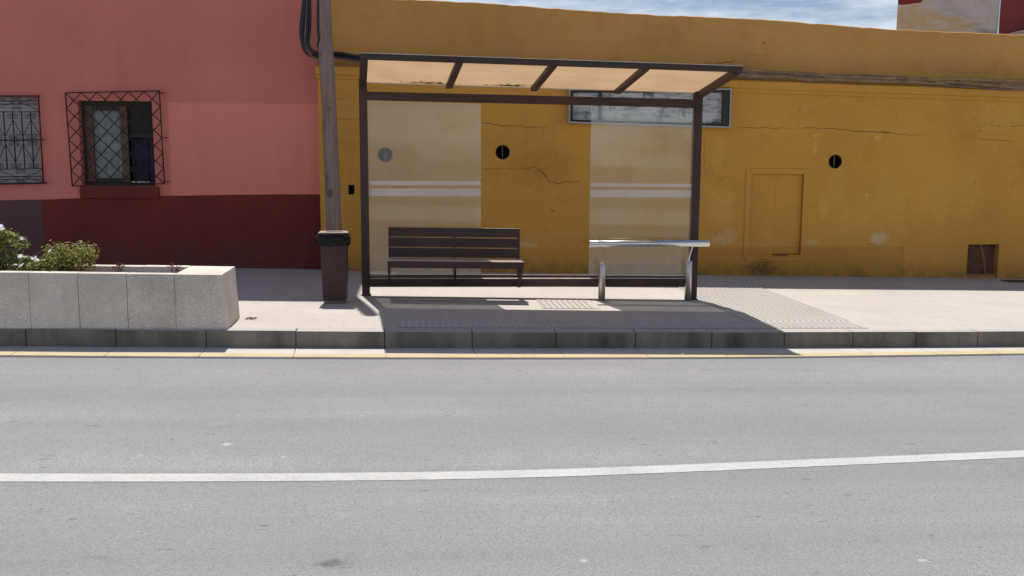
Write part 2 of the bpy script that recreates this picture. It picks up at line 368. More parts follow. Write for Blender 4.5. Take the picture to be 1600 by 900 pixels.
def mat_bgwall():
    t = NT('peeling_neighbour_wall', .9, spec=.2)
    b = t.noise(2.4, 6, .7); s2 = t.noise(5, 6, .75)
    diag = t.n('ShaderNodeMapping'); t.l(t.co, diag.inputs[0]); diag.inputs['Rotation'].default_value = (0, math.radians(35), 0); diag.inputs['Scale'].default_value = (.55, 1, 2.6)
    y = t.noise(1.15, 5, .6, vec=diag.outputs[0], dist=.4); d2 = t.noise(1.5, 4, .6, vec=diag.outputs[0])
    c = t.mix(t.rng(b, .3, .7), (.46,.425,.41), (.62,.59,.57))
    c = t.mix(t.mul(t.rng(y, .45, .56, 0, .85), t.rng(s2, .35, .55, .35, 1)), c, (.60,.40,.17))
    c = t.mix(t.rng(d2, .56, .66, 0, .65), c, (.22,.215,.205))
    c = t.mix(t.rng(s2, .58, .70, 0, .45), c, (.34,.30,.29))
    q = wallp(1402, 8, 16.2); wob = t.noise(5, 4, .6)
    c = t.mix(t.blob(t.X, t.Z, q.x+.05, q.z+.10, .42, .09, wob, .22, .1), c, (.20,.035,.035))
    t.col(c); t.bump(s2, .5, .02); return t.m

M = dict(road=mat_road(), line=mat_line(), gutter=mat_gutter((.55,.51,.47), 'gutter_concrete'), yline=mat_gutter((.54,.445,.275), 'yellow_gutter_paint'),
  pave=mat_pave(), tact=mat_tactile(), kerb=mat_kerb(), granite=mat_granite(), yellow=mat_yellow(), parapet=mat_yellow(True), pink=mat_pink(), dado=mat_dado(),
  brown=mat_brown(), slat=mat_brown('brown_bench_paint', (.058,.038,.033)), steel=mat_steel(), satin=mat_steel_matt(), glass=mat_glass(), panel=mat_panel(), pole=mat_pole(), sign=mat_sign(), bg=mat_bgwall(),
  crack=plain('crack_shadow', (.19,.088,.026), .95), dark=plain('dark_interior', (.015,.014,.014), .9), iron=plain('black_iron', (.018,.013,.014), .55),
  cable=plain('black_cable', (.016,.016,.018), .5), cable_grey=plain('dusty_cable', (.18,.125,.085), .8, var=.4, scale=7), cable_ochre=plain('overpainted_cable', (.27,.165,.075), .8, var=.35, scale=9),
  bag=plain('bin_bag_plastic', (.004,.004,.004), .28, spec=.22), alu=plain('pale_aluminium', (.55,.54,.52), .45, .4), white_band=plain('frosted_band', (.62,.61,.58), .6),
  frame_w=plain('pale_frame', (.36,.34,.32), .6), winframe=plain('varnished_window_wood', (.11,.062,.028), .6, var=.3, scale=8), winframe_d=plain('dark_window_wood', (.035,.021,.015), .6, var=.3, scale=8),
  curtain=plain('net_curtain', (.27,.285,.28), .9, var=.25, scale=14), shutter=plain('white_roller_slats', (.42,.41,.42), .6), shutter_d=plain('dark_shutter_slats', (.035,.030,.027), .7), blue=plain('dark_blue_curtain', (.035,.037,.065), .8, var=.3, scale=6),
  soil=plain('dry_soil', (.10,.075,.055), .95, var=.4, scale=30, bump=.8), leaf=mat_leaf('leaf_green', (.19,.215,.06)), leaf_y=mat_leaf('leaf_pale_green', (.36,.36,.12)),
  stem=plain('plant_stem', (.10,.07,.05), .8), petal=plain('white_petal', (.78,.77,.74), .7, var=.05), dry=plain('dried_leaf', (.19,.085,.055), .9, var=.35), maroon=plain('maroon_neighbour_paint', (.20,.035,.035), .85, var=.12, scale=3, bump=.3),
  board=plain('stained_board', (.115,.055,.030), .85, var=.5, scale=6), stick=plain('bare_stick', (.24,.135,.05), .85), bolt=plain('zinc_bolt', (.62,.61,.6), .35, .7), plinth=plain('bin_plinth_metal', (.16,.14,.13), .6), plaster=plain('pale_plaster', (.50,.42,.34), .9, bump=.4), roofd=plain('flat_roof', (.28,.25,.22), .9))

# ------------------------------------------------------------------ ground
KX = [(-60,8.9),(-12,8.42),(-5,8.32),(-3.4,8.285),(-2.5,8.258),(-1.5,8.25),(-.2,8.25),(.9,8.262),(2.0,8.283),(2.7,8.30),(3.4,8.33),(4.6,8.375),(5.8,8.435),(8,8.60),(12,9.0),(22,10.4),(60,20)]
def interp(tab, X):
    for (a, ya), (b, yb) in zip(tab, tab[1:]):
        if X <= b: return ya + (yb-ya)*(X-a)/(b-a)
    return tab[-1][1]
kY = lambda X: interp(KX, X)
GE = [(-60,.42),(-3.3,.39),(-1.7,.40),(-.2,.415),(.85,.42),(3.1,.415),(5.6,.34),(60,.34)]
gY = lambda X: kY(X) - interp(GE, X)
LX = [(-60,6.5),(-5,5.06),(-2.07,4.931),(-1.44,4.905),(-.8,4.888),(-.145,4.881),(.53,4.889),(1.235,4.94),(1.98,5.011),(2.78,5.086),(3.62,5.165),(8,5.65),(22,7.8),(60,17)]
lY = lambda X: interp(LX, X)
def xs(a, b, s):
    n = max(1, int(round((b-a)/s))); return [a+(b-a)*i/n for i in range(n+1)]
XR = xs(-60,-12,4)[:-1] + xs(-12,12,.25) + xs(12,60,4)[1:]
def smooth(fn, w=.5): return lambda X: (fn(X-w)+fn(X-w/2)+fn(X)+fn(X+w/2)+fn(X+w))/5
kYs, gYs, lYs = smooth(kY,.6), smooth(gY,.6), smooth(lY,.5)
def strip(fa, fb, z, X=XR):
    bm = bmesh.new(); pv = None
    for x in X:
        a, b = bm.verts.new((x, fa(x), gz(x, z))), bm.verts.new((x, fb(x), gz(x, z)))
        if pv: bm.faces.new((pv[0], a, b, pv[1]))
        pv = (a, b)
    return bm
bm = bmesh.new()
vs = [bm.verts.new((x, y, gz(x))) for x, y in ((-300,-300),(300,-300),(300,300),(-300,300))]; bm.faces.new(vs)
tag(obj('road', bm, M['road']), kind='structure')
tag(obj('lane_line', strip(lambda x: lYs(x)-.062+.004*mnoise.noise((x*14,0,0)), lambda x: lYs(x)+.062+.004*mnoise.noise((x*14,9,0)), .002, xs(-60,-8,4)[:-1]+xs(-8,10,.03)+xs(10,60,4)[1:]), M['line']), kind='structure')
# gutter slabs with open joints, then the yellow stripe on their outer edge
kj = [-3.20-.74*i for i in range(20,0,-1)] + [-3.20,-2.47,-1.73,-.98,-.225,.535,1.28,2.0,2.71,3.40,4.07,4.70,5.33] + [5.33+.66*i for i in range(1,26)]
bm = bmesh.new(); bk = bmesh.new(); by = bmesh.new()
for a, b in zip(kj, kj[1:]):
    a2, b2 = a+.003, b-.003
    sg = -.02                                                         # joints run slightly askew
    hexa(bm, [(x, y, gz(x, z)) for z in (-.05, .012) for x, y in ((a2-sg, gYs(a2)), (b2-sg, gYs(b2)), (b2, kYs(b2)-.002), (a2, kYs(a2)-.002))])
    hexa(by, [(x, y, gz(x, z)) for z in (.013, .016) for x, y in ((a2-sg, gYs(a2)+.003), (b2-sg, gYs(b2)+.003), (b2-sg, gYs(b2)+.145), (a2-sg, gYs(a2)+.145))])
    jz = random.uniform(-.003,.003)
    v = hexa(bk, [(x, y, gz(x, z)) for z in (-.05, KS+.003+jz) for x, y in ((a2, kYs(a2)+jz), (b2+.001, kYs(b2)+jz), (b2+.001, kYs(b2)+.15), (a2-.001, kYs(a2)+.15))])
    bevel(bk, v, .009, 2)
tag(obj('gutter', bm, M['gutter']), kind='structure'); tag(obj('gutter_line', by, M['yline']), kind='structure')
tag(obj('kerb', bk, M['kerb']), kind='structure')
# the core the kerb stones stand against, seen only as dark joint
tag(obj('kerb_bed', strip(lambda x: kYs(x)+.03, lambda x: kYs(x)+.16, KS-.03), M['dark']), kind='structure')
bm = bmesh.new(); pv = None
for x in XR:
    a, b, c_ = bm.verts.new((x, kYs(x)+.153, gz(x, KS))), bm.verts.new((x, 32, gz(x, KS))), bm.verts.new((x, kYs(x)+.153, gz(x, -.1)))
    if pv: bm.faces.new((pv[0], a, b, pv[1])); bm.faces.new((pv[2], c_, a, pv[0]))
    pv = (a, b, c_)
tag(obj('pavement', bm, M['pave']), kind='structure')
# opposite pavement behind the photographer
bm = bmesh.new()
hexa(bm, [(x, y, gz(x, z)) for z in (-.1, .15) for x, y in ((-60,-9),(60,-9),(60,-2.2),(-60,-2.2))])
tag(obj('far_pavement', bm, M['pave']), kind='structure')
# tactile paving: thin plates carrying rows of low studs
bm = bmesh.new()
def studs(x0, x1, y0f, y1f, s=.06):
    n = int((x1-x0)/s)
    for i in range(n):
        x = x0+(i+.5)*s; y = y0f(x)+s/2; j = 0
        while y < y1f(x)-s/2+1e-6:
            z = gz(x, KS+.004); r = .017
            lo = [bm.verts.new((x+r*math.cos(k*math.pi/4), y+r*math.sin(k*math.pi/4), z)) for k in range(8)]
            hi = [bm.verts.new((x+r*.6*math.cos(k*math.pi/4), y+r*.6*math.sin(k*math.pi/4), z+.007)) for k in range(8)]
            for k in range(8): bm.faces.new((lo[k], lo[(k+1)%8], hi[(k+1)%8], hi[k]))
            bm.faces.new(hi); y += s
    pv = None
    for x in xs(x0, x1, .4):
        a, b = bm.verts.new((x, y0f(x), gz(x, KS+.004))), bm.verts.new((x, y1f(x), gz(x, KS+.004)))
        if pv: bm.faces.new((pv[0], a, b, pv[1]))
        pv = (a, b)
studs(-.1, 4.33, lambda x: kYs(x)+.20, lambda x: kYs(x)+.60)
studs(3.25, 4.33, lambda x: kYs(x)+.604, lambda x: 12.6)
pa = gnd(850, 484, KS); pb = gnd(945, 466, KS)
studs(1.35, 1.95, lambda x: 9.62, lambda x: 10.28)
tag(obj('tactile_paving', bm, M['tact']), kind='structure')

# ------------------------------------------------------------------ ochre building
XE = wallp(498, 200, YW).x                                            # party line between the two buildings
yb = thing('ochre_building', (4, YW, gz(4, KS)), 'long low ochre yellow building with cracked blank wall behind the bus shelter', 'building')
def Pw(x, y, Y=YW): return wallp(x, y, Y)
bm = bmesh.new()
N = xs(XE, 24, .5)
cz = lambda X: gz(X, 2.50+KS)                                          # underside of the cornice follows the street
hexa(bm, [(XE, YW, -1.2), (24, YW, -1.2), (24, YW+.35, -1.2), (XE, YW+.35, -1.2), (XE, YW, cz(XE)), (24, YW, cz(24)), (24, YW+.35, cz(24)), (XE, YW+.35, cz(XE))])
fac = obj('facade', bm, M['yellow'], yb)
def rectpx(x0, y0, x1, y1, Y):
    a, b = Pw(x0, y0, Y), Pw(x1, y1, Y); return a.x, b.x, b.z, a.z
n0 = rectpx(1174, 272, 1250, 398, YW); ho = rectpx(1513, 382, 1558, 432, YW); so_ = rectpx(544, 289, 554, 304, YW)
vents = [Pw(602, 242), Pw(785.5, 238), Pw(1305, 252.5)]
cut(fac, [(n0[0], n0[1], YW-.1, YW+.07, n0[2], n0[3]), (ho[0], ho[1], YW-.1, YW+.45, ho[2], ho[3]), (so_[0], so_[1], YW-.1, YW+.15, so_[2], so_[3])],
    [(v.x, YW-.1, YW+.45, v.z, .088) for v in vents])
# parapet set back on the ledge, with a hand-finished top
bm = bmesh.new(); pv = None
random.seed(3)
for x in xs(XE, 24, .12):
    zt = gz(x, 3.52+KS) - .0165*x + random.uniform(-.006, .006) + .012*math.sin(x*1.7)
    zb = cz(x)+.1
    r = [bm.verts.new(p) for p in ((x, YPAR, zb), (x, YPAR, zt-.01), (x, YPAR+.012, zt), (x, YPAR+.22, zt), (x, YPAR+.22, zb))]
    if pv:
        for i in range(4): bm.faces.new((pv[i], r[i], r[i+1], pv[i+1]))
    else: bm.faces.new(r)
    pv = r
bm.faces.new(pv[::-1]); obj('parapet', bm, M['parapet'], yb)
# cornice: two fillets under a ledge
bm = bmesh.new()
prof = [(YW+.01, -.03), (YW-.022, -.03), (YW-.022, .015), (YW-.05, .025), (YW-.05, .115), (YW-.035, .13), (YPAR+.02, .155), (YPAR+.02, -.03)]
pv = None
for x in xs(XE-.02, 24, .3):
    r = [bm.verts.new((x, y + random.uniform(-.002,.002), cz(x)+z + random.uniform(-.002,.002))) for y, z in prof]
    if pv:
        for i in range(len(prof)): bm.faces.new((pv[i], r[i], r[(i+1)%len(prof)], pv[(i+1)%len(prof)]))
    else: bm.faces.new(r)
    pv = r
bm.faces.new(pv[::-1]); obj('cornice', bm, M['yellow'], yb)
# rest of the building: side, back, roof
bm = bmesh.new()
hexa(bm, [(XE, YW+.36, cz(XE)-.4), (24, YW+.36, cz(24)-.4), (24, 15.6, cz(24)-.4), (XE, 15.6, cz(XE)-.4), (XE, YW+.36, cz(XE)-.2), (24, YW+.36, cz(24)-.2), (24, 15.6, cz(24)-.2), (XE, 15.6, cz(XE)-.2)])
obj('roof', bm, M['roofd'], yb)
bm = bmesh.new(); box(bm, XE, 24, 15.62, 15.8, -1.2, 2.6); box(bm, XE, XE+.2, YW+.36, 15.6, -1.2, cz(XE)-.41); obj('rear_wall', bm, M['yellow'], yb)
bm = bmesh.new(); box(bm, XE+.25, 24, YW+.60, YW+.63, -1.1, cz(24)-.3); obj('interior', bm, M['dark'], yb)
# walled-up doorway: surround proud of the wall, two leaves in the recess
bm = bmesh.new(); x0, x1, z0, z1 = n0; w = .075
for b in ((x0-w, x0, z0-.03, z1+w), (x1, x1+w, z0-.03, z1+w), (x0, x1, z1, z1+w), (x0-w*.6, x1+w*.6, z0-.09, z0-.03)):
    box(bm, b[0], b[1], YW-.014, YW+.02, b[2], b[3], bev=.006)
dw = obj('blocked_doorway', bm, M['yellow'], yb)
bm = bmesh.new(); xm = x0+(x1-x0)*.50
box(bm, x0, xm-.0005, YW+.036, YW+.07, z0, z1-.002, bev=.004); box(bm, xm+.0005, x1, YW+.037, YW+.07, z0+.012, z1-.002, bev=.004)
obj('door_leaf', bm, M['yellow'], dw)
bm = bmesh.new(); box(bm, xm-.01, xm+.27*(x1-x0), YW-.0165, YW+.03, z0-.012, z0+.008); obj('door_gap', bm, M['crack'], dw); bm = bmesh.new(); box(bm, x0+.14, x0+.26, YW-.0165, YW, z0-.062, z0-.052)
obj('door_gap', bm, M['crack'], dw)
# low hatch closed with a stained board and a stick
x0, x1, z0, z1 = ho
bm = bmesh.new(); box(bm, x0, x1, YW+.10, YW+.13, z0, z1); hb = obj('hatch_board', bm, M['board'], yb)
bm = bmesh.new(); tube(bm, spline([(x0+.43*(x1-x0), YW+.03, z1-.005), (x0+.55*(x1-x0), YW+.02, z0+.55*(z1-z0)), (x0+.66*(x1-x0), YW+.03, z0+.04)], 6), .012, 6); obj('stick', bm, M['stick'], hb)
bm = bmesh.new(); box(bm, x0+.002, x1-.03, YW+.0, YW+.09, z0, z0+.035, bev=.006); obj('hatch_sill', bm, M['stick'], hb)
bm = bmesh.new(); x0, x1, z0, z1 = so_; box(bm, x0, x1, YW+.10, YW+.12, z0, z1); obj('meter_recess', bm, M['dark'], yb)
for v in vents:
    bm = bmesh.new()
    for k in range(32):
        a, b = 2*math.pi*k/32, 2*math.pi*(k+1)/32
        q = [(v.x+r*math.cos(t_), y, v.z+r*math.sin(t_)) for t_ in (a, b) for r, y in ((.087, YW+.25), (.0865, YW-.004), (.095, YW-.004), (.095, YW+.001))]
        V = [bm.verts.new(p) for p in q]
        for i in range(3): bm.faces.new((V[i], V[i+4], V[i+5], V[i+1]))
    bmesh.ops.remove_doubles(bm, verts=bm.verts[:], dist=1e-5)
    vt = obj('round_vent', bm, M['iron'], yb)  # tube lining is black to paint in the darkness of the hole
    bm = bmesh.new(); box(bm, v.x-.0045, v.x+.0045, YW+.03, YW+.05, v.z-.086, v.z+.086); obj('divider_bar', bm, M['stick'], vt)
# cracks: thin ragged plates hugging the plaster
def crack(bm, px, w=.008, Y=YW, jag=.02, seed=1):
    bm = bmesh.new(); w *= .58
    rnd = random.Random(seed); pts = [wallp(x, y, Y) for x, y in px]; out = []
    for a, b in zip(pts, pts[1:]):
        n = max(2, int((b-a).length/.05))
        for i in range(n): out.append(a.lerp(b, i/n))
    out.append(pts[-1]); top, bot = [], []
    wv = 1.0
    for i, p in enumerate(out):
        wv = min(1.6, max(.08, wv + rnd.uniform(-.55,.55))); ww = w*wv
        d = (out[min(i+1,len(out)-1)]-out[max(i-1,0)]); n = Vector((-d.z, 0, d.x)).normalized()
        q = Vector((p.x, Y-.0022, p.z)) + n*rnd.uniform(-jag, jag)*.6
        top.append(bm.verts.new(q+n*ww*.5)); bot.append(bm.verts.new(q-n*ww*.5))
    for i in range(len(out)-1): bm.faces.new((bot[i], bot[i+1], top[i+1], top[i]))
    obj('crack', bm, M['crack'], yb)
crack(None, [(1150,199),(1200,200),(1290,201),(1355,206),(1380,206),(1420,211),(1480,209),(1520,216),(1600,221)], .008, seed=2)
crack(None, [(1340,203),(1360,206),(1390,207)], .014, seed=3)
crack(None, [(1530,193),(1570,198),(1600,196)], .009, seed=4)
crack(None, [(752,193),(790,196),(830,198),(852,200)], .010, seed=5); crack(None, [(755,264),(800,264),(838,262),(850,270),(858,285),(872,287),(905,282)], .011, seed=6)
crack(None, [(850,200),(850,212),(838,222),(842,232)], .005, seed=7); crack(None, [(832,268),(845,264),(853,276)], .008, seed=17)
crack(None, [(1104,280),(1124,282),(1132,278),(1143,271),(1160,270)], .009, seed=8); crack(None, [(1110,272),(1128,283)], .006, seed=9); crack(None, [(1101,222),(1100,262),(1106,272)], .004, seed=10)
crack(None, [(525,185),(545,187),(566,185)], .008, seed=11); crack(None, [(527,221),(548,223),(568,221)], .006, seed=12); crack(None, [(525,155),(545,154)], .014, seed=13)
crack(None, [(1105,416),(1160,418),(1200,416)], .004, seed=14); crack(None, [(1412,384),(1411,432)], .004, seed=15); crack(None, [(600,195),(680,197),(740,196)], .005, seed=16)
crack(None, [(930,356),(1000,357),(1072,358)], .004, seed=18); crack(None, [(1560,222),(1563,260),(1560,300)], .003, seed=19)
crack(None, [(1465,110),(1500,112),(1540,114),(1572,117),(1580,126)], .008, YPAR, seed=21); crack(None, [(1100,98),(1140,98),(1148,94)], .012, YPAR, seed=22); crack(None, [(1160,84),(1200,86)], .004, YPAR, seed=23)
crack(None, [(1191,66),(1195,68)], .03, YPAR, .004, seed=24)

# ------------------------------------------------------------------ pink building
pb_ = thing('pink_building', (-4, YP, gz(-4, KS)), 'tall pink building with maroon base and barred windows left of the wooden pole', 'building')
ZT = gz(XE, KS)+6.64
bm = bmesh.new(); box(bm, -26, XE-.004, YP, YP+.4, -.6, ZT); pf = obj('facade', bm, M['pink'], pb_)
w2 = rectpx(121, 157, 243, 291, YP); w1 = rectpx(-40, 151, 65, 286, YP)
cut(pf, [(w2[0], w2[1], YP-.1, YP+.45, w2[2], w2[3]), (w1[0], w1[1], YP-.1, YP+.45, w1[2], w1[3])])
bm = bmesh.new(); box(bm, -26, XE-.004, YP+.405, 21, ZT-.5, ZT-.3); obj('roof', bm, M['roofd'], pb_)
bm = bmesh.new(); box(bm, XE-.25, XE-.006, YP+.405, 21, -.6, ZT-.02); box(bm, -26, XE-.26, 20.8, 21, -.6, ZT-.02); obj('side_wall', bm, M['pink'], pb_)
# maroon dado, 12 mm of render with a wavering top edge
bm = bmesh.new(); pts = [(-300,322),(0,313),(70,312),(120,310),(200,308),(250,306.5),(330,305),(420,304),(497,304)]
P3 = [wallp(x, y, YP-.012) for x, y in pts]; P3[0].x = -26; P3[-1].x = XE-.006
tops = []
for a, b in zip(P3, P3[1:]):
    n = max(1, int((b.x-a.x)/.1)); tops += [a.lerp(b, i/n) for i in range(n)]
tops.append(P3[-1]); pv = None
for q in tops:
    z = q.z + .004*mnoise.noise((q.x*5, 0, 0))
    r = [bm.verts.new(p) for p in ((q.x, YP-.012, -.6), (q.x, YP-.012, z-.004), (q.x, YP+.002, z+.002))]
    if pv:
        for i in range(2): bm.faces.new((pv[i], r[i], r[i+1], pv[i+1]))
    pv = r
obj('dado', bm, M['dado'], pb_)
bm = bmesh.new(); s = rectpx(126, 291.5, 250, 308, YP); box(bm, s[0], s[1], YP-.055, YP+.02, s[2]-.01, s[3], bev=.006); obj('window_sill', bm, M['dado'], pb_)
# wooden window: frame, left sash with curtain, right half open onto a shutter and dark curtain
x0, x1, z0, z1 = w2; W_ = x1-x0; H_ = z1-z0; yf = YP+.13
bm = bmesh.new()
for b in ((x0, x0+.035, z0, z1), (x1-.035, x1, z0, z1), (x0+.035, x1-.035, z1-.05, z1), (x0+.035, x1-.035, z0, z0+.045)): box(bm, b[0], b[1], yf, yf+.06, b[2], b[3], bev=.004)
wf = obj('window', bm, M['winframe_d'], pb_)
bm = bmesh.new(); xa = x0+.04; xb = x0+W_*.62
for b in ((xa, xa+.095, z0+.05, z1-.055), (xb-.085, xb, z0+.05, z1-.055)): bm = bmesh.new(); box(bm, b[0], b[1], yf-.012, yf+.03, b[2], b[3], bev=.005); obj('sash', bm, M['winframe'], wf)
bm = bmesh.new()
for b in ((xa+.095, xb-.085, z1-.115, z1-.055), (xa+.095, xb-.085, z0+.05, z0+.10)): bm = bmesh.new(); box(bm, b[0], b[1], yf-.010, yf+.03, b[2], b[3]); obj('sash_rail', bm, M['winframe_d'], wf)
bm = bmesh.new(); pv = None; n = 60
for i in range(n+1):
    x = xa+.09+(xb-.08-xa-.09)*i/n; y = yf+.035+.006*math.sin(i*.9)+.004*math.sin(i*.37)
    r = (bm.verts.new((x, y, z0+.08)), bm.verts.new((x, y, z1-.09)))
    if pv: bm.faces.new((pv[0], r[0], r[1], pv[1]))
    pv = r
obj('curtain', bm, M['curtain'], wf, True)
bm = bmesh.new(); zs = z0+H_*.62
for i in range(11):
    z = zs+(z1-.05-zs)*i/11; dz = (z1-.05-zs)/11
    hexa(bm, [(xb, yf+.05, z), (x1-.035, yf+.05, z), (x1-.035, yf+.062, z), (xb, yf+.062, z), (xb, yf+.040, z+dz*.86), (x1-.035, yf+.040, z+dz*.86), (x1-.035, yf+.06, z+dz*.86), (xb, yf+.06, z+dz*.86)])
obj('shutter', bm, M['shutter_d'], wf)
bm = bmesh.new(); box(bm, xb, x1-.035, yf+.035, yf+.05, zs-.045, zs-.003); obj('shutter_bar', bm, M['winframe_d'], wf)
bm = bmesh.new(); pv = None
for i in range(41):
    x = xb+(x1-.03-xb)*i/40; y = yf+.12+.015*math.sin(i*.7)
    r = (bm.verts.new((x, y, z0)), bm.verts.new((x, y, z1)))
    if pv: bm.faces.new((pv[0], r[0], r[1], pv[1]))
    pv = r
obj('dark_curtain', bm, M['blue'], wf, True)
bm = bmesh.new(); box(bm, x0-.1, x1+.1, YP+.41, YP+.43, z0-.1, z1+.1); obj('room_shade', bm, M['dark'], wf)
bm = bmesh.new(); box(bm, xb+.02, x1-.1, yf-.03, yf-.005, z0+.046, z0+.058); obj('window_track', bm, M['alu'], wf)
# window with the white roller slats
x0, x1, z0, z1 = w1; yf = YP+.09
bm = bmesh.new()
for b in ((x0, x0+.04, z0, z1), (x1-.045, x1, z0, z1), (x0+.04, x1-.045, z1-.05, z1), (x0+.04, x1-.045, z0, z0+.04)): box(bm, b[0], b[1], yf, yf+.06, b[2], b[3], bev=.004)
rw = obj('window', bm, M['shutter'], pb_)
bm = bmesh.new(); n = 24
for i in range(n):
    z = z0+.04+(z1-z0-.09)*i/n; dz = (z1-z0-.09)/n
    hexa(bm, [(x0+.04, yf+.022, z), (x1-.045, yf+.022, z), (x1-.045, yf+.035, z), (x0+.04, yf+.035, z), (x0+.04, yf+.016, z+dz*.9), (x1-.045, yf+.016, z+dz*.9), (x1-.045, yf+.035, z+dz*.9), (x0+.04, yf+.035, z+dz*.9)])
obj('roller_slats', bm, M['shutter'], rw)
# diamond lattice grille (a crooked hand-welded cage standing off the wall)
YG = YP-.07
def quad(c, u, v):
    return (c[0].lerp(c[1], u)).lerp(c[3].lerp(c[2], u), v)
c4 = [wallp(x, y, YG) for x, y in ((102,145),(249,142),(257,287),(113,290.5))]
bm = bmesh.new(); r = .0068
for a, b in (((0,0),(1,0)), ((1,0),(1,1)), ((1,1),(0,1)), ((0,1),(0,0))): tube(bm, [quad(c4,*a), quad(c4,*b)], .008, 6)
for k in range(-5, 6):
    a = (max(0,k)/6, max(0,-k)/6); b = (min(6,6+k)/6, min(6,6-k)/6)
    tube(bm, [quad(c4,*a)+Vector((0,-.003,0)), quad(c4,*b)+Vector((0,-.003,0))], r, 5)
    a = (max(0,k)/6, 1-max(0,-k)/6); b = (min(6,6+k)/6, 1-min(6,6-k)/6)
    tube(bm, [quad(c4,*a)+Vector((0,.004,0)), quad(c4,*b)+Vector((0,.004,0))], r, 5)
for u, v in ((0,.02),(1,.02),(1,.5),(0,.5),(1,.98),(0,.98)):                       # fixing pins into the wall
    p = quad(c4,u,v); o_ = Vector(((.05 if u else -.0), 0, 0)); tube(bm, [p, p+o_*.7, p+o_+Vector((0,.09,0))], .006, 5)
tag(obj('window_grille', bm, M['iron'], pb_), 'diamond lattice window grille')
# scrolled wrought iron grille
c4 = [wallp(x, y, YG) for x, y in ((-82,150),(60,150),(68,286),(-70,289))]
bm = bmesh.new(); q = lambda u, v: quad(c4, u, v)
for a, b, rr in (((0,0),(1.02,0),.010), ((1,0),(1,1),.009), ((0,1),(1.04,1),.011), ((0,0),(0,1),.009), ((0,.055),(1,.055),.005), ((0,.09),(1,.09),.006), ((0,.18),(1,.18),.006), ((0,.5),(1.04,.5),.009), ((0,.83),(1,.83),.006), ((0,.92),(1,.92),.007), ((0,.95),(1,.95),.005)):
    tube(bm, [q(*a), q(*b)], rr, 6)
for i in range(1, 10): tube(bm, [q(i/10, .18), q(i/10, .83)], .0075, 6)
def curl(u, v, su, sv, s=1.0):
    pts = []
    for i in range(15):
        a = i/14*math.pi*2.6; rr = .032*s*(1-i/14*.78)
        pts.append(q(u + su*(.035*s - rr*math.cos(a)), v + sv*rr*1.05*math.sin(a)))
    tube(bm, pts, .0045, 5)
for i in range(0, 10, 2):
    u = (i+1)/10
    for v, sv in ((.23,-1),(.455,1),(.545,-1),(.79,1)):
        for su in (-1, 1): curl(u, v, su, sv)
    for su in (-1, 1):
        if 0 <= u+su*.1 <= 1.001:
            tube(bm, [q(u, .27), q(u+su*.1, .46)], .005, 5); tube(bm, [q(u+su*.1, .54), q(u, .76)], .005, 5)
for uc in (.25, .75):
    for va, sv in ((.03,1),(.145,-1),(.86,-1),(.97,1)):
        for su in (-1, 1): curl(uc, va, su, sv, .9)
    for su in (-1, 1):
        tube(bm, spline([q(uc+su*.02,.075), q(uc+su*.12,.10), q(uc+su*.24,.165)], 5), .0045, 5); tube(bm, spline([q(uc+su*.02,.075), q(uc+su*.12,.05), q(uc+su*.24,.02)], 5), .0045, 5)
        tube(bm, spline([q(uc+su*.02,.925), q(uc+su*.12,.90), q(uc+su*.24,.845)], 5), .0045, 5); tube(bm, spline([q(uc+su*.02,.925), q(uc+su*.12,.95), q(uc+su*.24,.985)], 5), .0045, 5)
tag(obj('window_grille', bm, M['iron'], pb_), 'scrolled wrought iron window grille')

# ------------------------------------------------------------------ neighbour behind
YB = 16.2
p0, p1 = wallp(1402, 20, YB), wallp(1561, 20, YB)
nb = thing('neighbour_building', (p0.x+1, YB, -.2), 'grey peeling neighbour building with yellow streaks and maroon paint rising behind the ochre parapet', 'building')
bm = bmesh.new(); hexa(bm, [(x, y, z) for z in (-1, 6.2) for x, y in ((p0.x, YB), (p1.x, YB), (p1.x, YB+1.2), (p0.x*(YB+1.2)/YB+.05, YB+1.2))]); obj('wall', bm, M['bg'], nb)
bm = bmesh.new(); hexa(bm, [(x, y, z) for z in (-1, 6.2) for x, y in ((p1.x+.003, YB-.02), (p1.x+9, YB-.02), (p1.x+9, YB+6), (p1.x*(YB+6)/YB+.2, YB+6))]); obj('painted_wall', bm, M['maroon'], nb)
a, b = wallp(1563, 56, YB-.03), wallp(1660, 33, YB-.03)
bm = bmesh.new(); hexa(bm, [(a.x, YB-.2, a.z-.6), (b.x+3, YB-.2, a.z-.6), (b.x+3, YB-.021, a.z-.6), (a.x, YB-.021, a.z-.6), (a.x, YB-.2, a.z-.03), (b.x+3, YB-.2, b.z+.62), (b.x+3, YB-.021, b.z+.62), (a.x, YB-.021, a.z-.03)])
obj('lean_to_roof', bm, M['bg'], nb)
bm = bmesh.new(); tube(bm, [(a.x-.02, YB-.21, a.z-.01), (b.x+3, YB-.21, b.z+.66)], .022, 6); obj('roof_flashing', bm, M['plaster'], nb)

